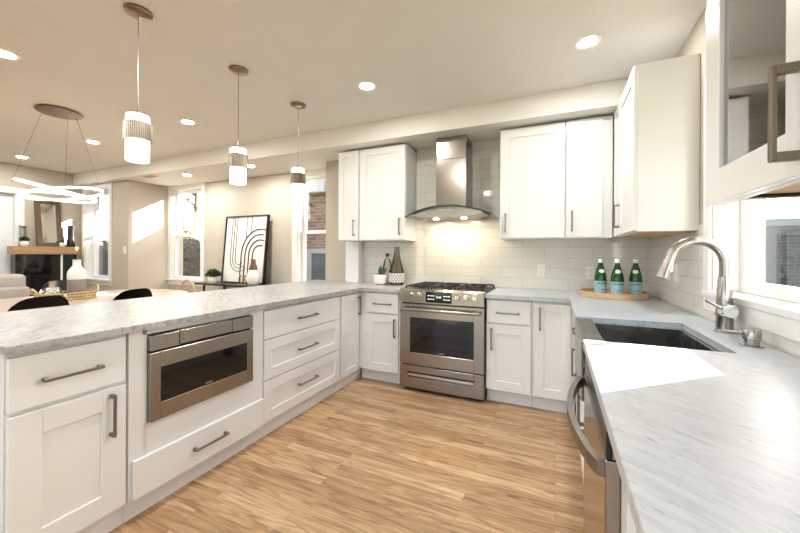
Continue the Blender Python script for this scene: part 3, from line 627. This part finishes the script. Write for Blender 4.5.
for row in range(4):
    for k in range(18):
        t = 2*math.pi*(k+.5*(row % 2))/18; c = Vector((.0862*math.cos(t), .0862*math.sin(t), .045+row*.024)); u = Vector((-math.sin(t), math.cos(t), 0))*.0125; v = Vector((0, 0, .0135)); o = Vector((math.cos(t), math.sin(t), 0))*.002
        n.prism_dir([(1, 0), (0, 1), (-1, 0), (0, -1)], c-o*.5, u, v, o)
n.build('diamond_band', 'white_c', e)
MB().lathe([(.0835, .03), (.0858, .045), (.0862, .118), (.0848, .132), (.083, .128), (.083, .04)], (0, 0, 0), 36).build('glass_band', 'grey_c', e, True)

# ------------------------------------------------------------------ dining room
e = thing('dining_table', 'long pale wood dining table behind the peninsula', 'dining table', (-4.57, 1.66, 0))
def rrect(hx, hy, r, n=8):
    P = []
    for cx, cy, a in ((hx-r, hy-r, 0), (-hx+r, hy-r, 90), (-hx+r, -hy+r, 180), (hx-r, -hy+r, 270)):
        P += [(cx+r*math.cos(R(a+90*i/n)), cy+r*math.sin(R(a+90*i/n))) for i in range(n+1)]
    return P
MB().prism(rrect(.60, 1.24, .45), .725, .76, .006).build('tabletop', 'tabletop', e)
for y in (-.65, .65): MB().prism([(a, b+y) for a, b in rrect(.30, .08, .06)], .03, .725).prism([(a, b+y) for a, b in rrect(.38, .14, .08)], 0, .03).build('pedestal', 'tabletop', e)
MB().box((-.04, -.6, .3), (.04, .6, .4), .006).build('stretcher', 'tabletop', e)
def shell_chair(label, loc, rot):
    """black moulded chair facing local -y... back at +y"""
    e = thing('dining_chair', label, 'chair', loc, rot, 'black chairs at the dining table')
    g = MB(); NU, NV = 12, 14; P = []
    for j in range(NV+1):
        v = j/NV; row = []
        for i in range(NU+1):
            u = 2*i/NU-1
            if v < .45: s = v/.45; y = -.22+.40*s; z = .46-.03*math.sin(math.pi*s*.8); hw = .20+.03*s
            else:
                s = (v-.45)/.55; y = .18+.09*s; z = .452+.455*s-.06*s*s*u**4*2.0; hw = .235-.025*s
            lift = .045*u*u*(1-abs(2*v-.9)*.3) if v < .6 else 0
            row.append((u*hw, y-(.07*u*u if v > .45 else .0), z+lift*(1 if v < .45 else max(0, (.6-v)/.15))))
        P.append(row)
    V = [[g.bm.verts.new(p) for p in r] for r in P]
    for j in range(NV):
        for i in range(NU): g.bm.faces.new((V[j][i], V[j][i+1], V[j+1][i+1], V[j+1][i]))
    bmesh.ops.solidify(g.bm, geom=g.bm.faces[:], thickness=.016)
    g.build('seat_shell', 'black', e, True)
    for sx in (-1, 1):
        for yy in (-.16, .16): MB().tube([(sx*.12, yy*.8, .44), (sx*.20, yy*1.25, 0)], [.014, .009], 8).build('leg', 'black', e, True)
    return e
ch = shell_chair('black chair with its back to the peninsula, left one below the tray', (-3.80, 1.23, 0), R(-78))
dup(ch, (-3.80, 1.87, 0), R(-78), 'black chair with its back to the peninsula, right one below the corner wall')
dup(ch, (-5.20, 1.10, 0), R(90), 'black chair across the dining table in front of the taupe sofa')
dup(ch, (-5.20, 2.12, 0), R(90), 'black chair across the table, peeking out right of the tray')
e = thing('rattan_chair', 'rattan chair with arched back at the end of the dining table', 'chair', (-4.73, 3.04, 0))
ar = [(.21*math.cos(math.pi*i/16), .16, .45+.41*math.sin(math.pi*i/16)) for i in range(17)]
MB().tube(ar, .013, 10).build('back_frame', 'wicker', e, True)
for k in range(-3, 4): MB().tube([(k*.05, .15, .45), (k*.05, .16, .45+.41*math.sqrt(max(0, 1-(k*.05/.21)**2)))], .005, 6).build('spindle', 'wicker', e)
MB().lathe([(0, .43), (.22, .43), (.235, .445), (.22, .46), (0, .46)], (0, 0, 0), 28).build('seat', 'wicker', e, True)
for sx in (-1, 1):
    for yy in (-.14, .14): MB().tube([(sx*.15, yy, .44), (sx*.18, yy*1.2, 0)], .013, 8).build('leg', 'wicker', e)
# tray basket and things on it
e = thing('basket_tray', 'oval woven basket tray with two loop handles on the dining table', 'basket', (-4.60, 1.83, .76))
n = MB(); NK = 44
def ov(t, r=1, z=0): return Vector((.15*r*math.cos(t), .235*r*math.sin(t), z))
n.prism([tuple(ov(2*math.pi*k/NK)[:2]) for k in range(NK)], .0, .010); n.build('base', 'wicker', e)
n = MB()
for k in range(NK): n.tube([ov(2*math.pi*k/NK, 1, .005), ov(2*math.pi*k/NK, 1.03, .07)], .005, 6)
for z in (.012, .04, .068): n.tube([ov(2*math.pi*k/NK, 1.02, z) for k in range(NK)], .007, 6, True)
n.build('woven_rim', 'wicker', e)
for s in (-1, 1): MB().tube([(-.07+.14*i/10, s*(.235+.025*math.sin(math.pi*i/10)), .065+.055*math.sin(math.pi*i/10)) for i in range(11)], .010, 8).build('loop_handle', 'wicker', e, True)
e = thing('two_tone_vase', 'large vase white above and grey below, standing in the basket tray', 'vase', (-4.60, 1.912, .7702))
MB().lathe([(0, 0), (.070, 0), (.075, .006), (.076, .19)], (0, 0, 0), 32).build('lower_body', 'grey_c', e, True)
MB().lathe([(.0765, .19), (.0765, .25), (.070, .275), (.045, .315), (.036, .33), (.033, .385), (.036, .395), (.031, .395), (.029, .33), (.03, .3), (.03, .2), (0, .2)], (0, 0, 0), 32).build('upper_body', 'white_c', e, True)
e = thing('jug_vase', 'small silvery round jug left of the two-tone vase', 'vase', (-4.60, 1.722, .7702))
MB().lathe([(0, 0), (.04, 0), (.06, .02), (.068, .05), (.064, .09), (.045, .115), (.030, .122), (.029, .17), (.033, .178), (.027, .178), (.025, .125), (0, .12)], (0, 0, 0), 28).build('body', 'silver', e, True)
MB().tube([(0, -.045+.0*i, .11) if i == 0 else (0, -.05-.03*math.sin(math.pi*i/8), .11-.08*i/8) for i in range(9)], .007, 8).build('handle', 'silver', e, True)
f0 = tag(MB().lathe([(0, 0), (.015, .002), (.030, .018), (.034, .034), (.028, .055), (.01, .064), (0, .06)], (0, 0, 0), 18).build('plum', 'plum', None, True, (-4.68, 1.80, .7702)), 'dark red fruit between the jug and the two-tone vase', 'fruit')
# console table with art
e = thing('console_table', 'thin black console table under the abstract artwork', 'console table', (-4.20, 3.60, 0))
MB().box((-.69, -.19, .775), (.69, .19, .80), .003).build('tabletop', 'black', e)
for x in (-.5, .5):
    for y in (-.17, .17): MB().box((x-.012, y-.012, 0), (x+.012, y+.012, .776)).build('leg', 'black', e)
MB().box((-.5, -.15, .2), (.5, .15, .22)).build('shelf', 'brown', e)
e = thing('abstract_art', 'framed abstract line artwork leaning on the wall above the console', 'artwork', (-4.185, 3.655, .803)); e.rotation_euler = (R(-5), 0, 0)
aw, ah = .425, 1.0
MB().box((-aw, -.006, .012), (aw, .004, ah-.012)).build('print', 'paper', e)
f = MB(); f.box((-aw, -.022, 0), (-aw+.018, .02, ah)).box((aw-.018, -.022, 0), (aw, .02, ah)).box((-aw, -.022, 0), (aw, .02, .018)).box((-aw, -.022, ah-.018), (aw, .02, ah)); f.build('frame', 'black', e)
n = MB()
def line(pts, r): n.tube([(x, -.0075, z) for x, z in pts], r, seg=4)
for k in range(4):
    r = .13+.075*k; cx, cz = .30, .42+.0*k
    line([(cx-r, .02)]+[(cx+r*math.cos(t), cz+r*1.05*math.sin(t)) for t in [math.pi-math.pi*.62*i/14 for i in range(15)] if cx+r*math.cos(t) < .40], .010)
for k in range(3):
    xl = -.28+.05*k; r = .19-.05*k
    line([(xl, .98), (xl, .36)]+[(xl+r-r*math.cos(t), .36-r*1.0*math.sin(t)) for t in [math.pi*.75*i/10 for i in range(11)]], .005)
line([(.02, .98), (.02, .66)], .005); line([(.11, .98), (.11, .72)], .005)
n.build('line_drawing', 'ink', e)
e = thing('teardrop_vase', 'white teardrop vase with rust brown neck in front of the artwork', 'vase', (-3.80, 3.50, .80))
MB().lathe([(0, 0), (.045, 0), (.072, .025), (.086, .075), (.082, .14), (.062, .215)], (0, 0, 0), 28).build('lower_body', 'white_c', e, True)
MB().lathe([(.062, .215), (.042, .28), (.030, .32), (.030, .36), (.024, .36), (.024, .31), (0, .30)], (0, 0, 0), 28).build('neck', 'rust', e, True)
c0 = thing('candlestick', 'short brass candlestick in front of the artwork, left one', 'candlestick', (-4.02, 3.48, .80), 0, 'brass candlesticks on the console')
MB().lathe([(0, 0), (.035, 0), (.035, .006), (.008, .012), (.007, .06), (.016, .07), (.008, .08), (.008, .11), (.018, .12), (.018, .135), (0, .135)], (0, 0, 0), 18).build('stem', 'brass', c0, True)
dup(c0, (-3.94, 3.48, .80), label='short brass candlestick touching the teardrop vase side, right one')
def leafy(name, label, loc, pr, ph, n, spread, pot='white_c', ll=.06):
    e = thing(name, label, 'potted plant', loc)
    MB().lathe([(0, 0), (pr*.7, 0), (pr*.95, ph*.3), (pr, ph*.6), (pr*.9, ph), (pr*.8, ph), (pr*.8, ph*.9), (0, ph*.9)], (0, 0, 0), 22).build('pot', pot, e, True)
    m = MB()
    for k in range(n):
        a = random.random()*6.283; b = random.random(); d = Vector((math.cos(a)*math.sqrt(b), math.sin(a)*math.sqrt(b), .25+random.random()*1.1*(1-b*.6)))
        c = Vector((0, 0, ph*.9))+Vector((d.x*spread, d.y*spread, d.z*spread)); dr = (d+Vector((random.uniform(-.5, .5), random.uniform(-.5, .5), random.uniform(-.2, .4)))).normalized(); sd = dr.orthogonal().normalized(); sd.rotate(Matrix.Rotation(random.random()*6.28, 3, dr))
        v = [m.bm.verts.new(q) for q in (c-dr*ll*.5, c+sd*ll*.22, c+dr*ll*.5, c-sd*ll*.22)]; m.bm.faces.new(v)
    for k in range(9):
        a = k*.7; m.tube([(0, 0, ph*.85), (math.cos(a)*spread*.7, math.sin(a)*spread*.7, ph+spread*.8)], .0025, 4)
    m.build('foliage', 'green', e); return e
leafy('potted_plant', 'small leafy plant in white bowl pot on the black console', (-4.60, 3.50, .80), .07, .09, 260, .095, ll=.05)
# fireplace wall
e = thing('fireplace', 'black glossy tiled fireplace on the far left wall', 'fireplace', (-7.548, 2.70, 0), R(90))
MB().box((-.36, -.16, 0), (.16, 0, 1.205)).build('surround', 'fire', e); MB().box((.185, -.16, 0), (.365, 0, 1.205)).build('side_panel', 'fire', e); MB().box((.16, -.165, 0), (.185, 0, 1.205)).build('metal_strip', 'trim', e)
MB().box((-.28, -.165, .3), (.10, -.159, 1.0)).build('glass_screen', 'blackgl', e)
tag(MB().box((-7.548, 2.30, 1.207), (-7.36, 3.08, 1.33), .006).build('mantel_shelf', 'mantel'), 'thick oak mantel shelf above the black fireplace', 'shelf')
e = thing('leaning_mirror', 'tall mirror in a brown wood frame leaning on the mantel', 'mirror', (-7.425, 2.745, 1.334), R(90)); e.rotation_euler = (R(-8), 0, R(90))
mw, mh = .155, .75
f = MB(); f.box((-mw, -.02, 0), (-mw+.065, .02, mh), .004).box((mw-.065, -.02, 0), (mw, .02, mh), .004).box((-mw+.065, -.02, 0), (mw-.065, .02, .06), .004).box((-mw+.065, -.02, mh-.06), (mw-.065, .02, mh), .004); f.build('frame', 'brown', e)
MB().box((-mw+.06, -.006, .05), (mw-.06, .006, mh-.05)).build('mirror_glass', 'mirror', e)
leafy('potted_plant', 'small dark plant in white pot at the left end of the mantel', (-7.40, 2.44, 1.33), .048, .08, 200, .05, ll=.045)
leafy('potted_plant', 'low dark plant in white pot below the right side of the mirror', (-7.37, 2.87, 1.33), .034, .07, 110, .030, ll=.035)
e = thing('lantern', 'small clear glass lantern behind the left mantel plant', 'lantern', (-7.508, 2.455, 1.33))
g = MB(); g.box((-.038, -.038, 0), (.038, .038, .015)).box((-.038, -.038, .30), (.038, .038, .315))
for a in (-1, 1):
    for b in (-1, 1): g.box((a*.034-.003, b*.034-.003, .015), (a*.034+.003, b*.034+.003, .3))
g.build('frame', 'nickel', e); MB().box((-.033, -.033, .016), (.033, .033, .299)).build('glass', 'clearglass', e)
e = thing('candle', 'small pale pillar candle between the mirror and the black vase', 'candle', (-7.49, 2.925, 1.33)); MB().lathe([(0, 0), (.022, 0), (.022, .17), (0, .17)], (0, 0, 0), 16).build('wax', 'oak', e, True); MB().tube([(0, 0, .17), (0, .002, .185)], .0015, 5).build('wick', 'black', e)
tag(MB().lathe([(0, 0), (.05, 0), (.056, .015), (.056, .10), (.046, .14), (.044, .15), (.044, .36), (.038, .36), (.036, .15), (0, .14)], (0, 0, 0), 20).build('black_vase', 'black', None, True, (-7.43, 3.01, 1.33)), 'tall black vase at the right end of the mantel', 'vase')
# sofa
e = thing('sofa', 'taupe upholstered sofa at the left edge in front of the fireplace', 'sofa', (-6.32, 1.03, 0), R(-90))
MB().box((-.98, -.42, .12), (.98, .42, .42), .03, 3).build('base', 'sofa', e, True); MB().box((-.98, .20, .42), (.98, .42, .82), .04, 3).build('back', 'sofa', e, True)
for k in (-1, 1): MB().box((k*.98-(.0 if k < 0 else .2), -.42, .4), (k*.98+(.2 if k < 0 else 0), .2, .62), .04, 3).build('arm', 'sofa', e, True)
for k in range(2): MB().box((-.78+k*.79, -.42, .42), (-.01+k*.79, .2, .56), .03, 3).build('seat_cushion', 'sofa', e, True); MB().box((-.96+k*.97, .12, .70), (-.01+k*.97, .38, .97), .05, 3).build('back_cushion', 'sofa', e, True)
for sx in (-.9, .9):
    for sy in (-.35, .35): MB().tube([(sx, sy, .12), (sx, sy, 0)], .02, 8).build('leg', 'black', e)

# ------------------------------------------------------------------ outside the windows
tag(MB().box((-40, -30, -.7), (40, 40, -.503)).build('yard', 'paleblue'), 'grassy yard outside the windows', 'ground')
e = thing('brick_house', 'brick neighbour house seen through the window beside the wall cabinets', 'house', (-2.8, 6, -.5))
MB().box((-2.6, 0, 0), (2.2, 3, 3.52)).build('wall', 'brick', e)
wd = MB(); wd.box((-2.10, -.05, 0.3), (-1.98, .01, 1.85)).box((-1.40, -.05, .3), (-1.28, .01, 1.85)).box((-2.0, -.05, 1.75), (-1.38, .01, 1.85)).box((-2.0, -.05, 1.05), (-1.38, .0, 1.12)).build('window_frame', 'outwhite', e)
MB().box((-1.98, -.02, .4), (-1.40, .005, 1.75)).build('window_pane', 'outpane', e)
ac = MB().box((-2.12, -.35, 2.98), (-1.45, 0, 3.24), .02).build('air_conditioner', 'outwhite', e)
MB().box((-2.02, -.352, 3.02), (-1.6, -.349, 3.2)).build('grille', 'grey_c', ac); MB().tube([(-2.0, -.33, 2.97), (-2.0, 0, 2.75)], .012, 6).build('bracket', 'black', ac)
tag(MB().box((-18, 6.1, -.5), (-5.42, 6.35, 1.62)).build('garden_wall', 'brickd'), 'dark brick garden wall outside the dining window', 'wall')
def tree(label, loc, h, n, spread, seed, leaf='yleaf'):
    random.seed(seed); e = thing('tree', label, 'tree', loc); tr = MB(); lf = MB()
    tr.tube([(0, 0, .001), (.05, 0, h*.35), (0, .05, h*.6), (.1, 0, h*.9)], [.14, .11, .08, .03], 8)
    for k in range(26):
        a = random.random()*6.28; z0 = h*random.uniform(.3, .85); L = spread*random.uniform(.5, 1); p = Vector((0, 0, z0)); q = p+Vector((math.cos(a)*L*.5, math.sin(a)*L*.5, L*.35)); r = p+Vector((math.cos(a+.2)*L, math.sin(a+.2)*L, L*.5))
        tr.tube([p, q, r], [.035, .02, .006], 5)
        for j in range(n//26):
            c = p.lerp(r, random.uniform(.3, 1.05))+Vector([random.uniform(-.4, .4) for _ in range(3)])*spread*.35
            d = Vector([random.uniform(-1, 1) for _ in range(3)]).normalized(); s = d.orthogonal()*.05
            lf.bm.faces.new([lf.bm.verts.new(x) for x in (c-d*.08, c+s, c+d*.08, c-s)])
    tr.build('trunk', 'bark', e); lf.build('foliage', leaf, e); return e
tree('pale leafy tree beyond the garden wall in the dining window', (-12.3, 8.6, -.49), 5.5, 1100, 2.2, 3)
tree('leafy tree outside the far left windows, mirrored in the fireplace', (-11.5, 1.0, -.49), 5, 900, 2.0, 5)
e = thing('shrub', 'brown twiggy shrub against the dark garden wall outside', 'shrub', (-8.6, 5.75, -.5)); m = MB(); st = MB()
for k in range(900):
    c = Vector((random.uniform(-1.1, 1.1), random.uniform(-.2, .25), random.uniform(.1, 2.0))); d = Vector([random.uniform(-1, 1) for _ in range(3)]).normalized(); q = d.orthogonal()*.022
    m.bm.faces.new([m.bm.verts.new(x) for x in (c-d*.05, c+q, c+d*.05, c-q)])
for k in range(14): st.tube([(-1+k*.15, 0, .002), (-1+k*.15+random.uniform(-.1, .1), 0, 1.0), (-1+k*.15+random.uniform(-.3, .3), 0, 1.9)], [.02, .014, .004], 5)
m.build('foliage', 'rust_leaf', e); st.build('stems', 'bark', e)
e = thing('garage', 'grey sided garage outside the kitchen window', 'garage', (4.2, 8.6, -.5))
MB().box((-3.2, .9, 0), (5, 4, 2.35)).build('wall', 'siding', e); MB().box((-.15, .55, 0), (1.4, .9, 2.2)).build('chimney', 'greybrick', e); MB().box((-3.3, .8, 2.35), (5.1, 4.1, 2.5)).build('roof', 'outwhite', e)
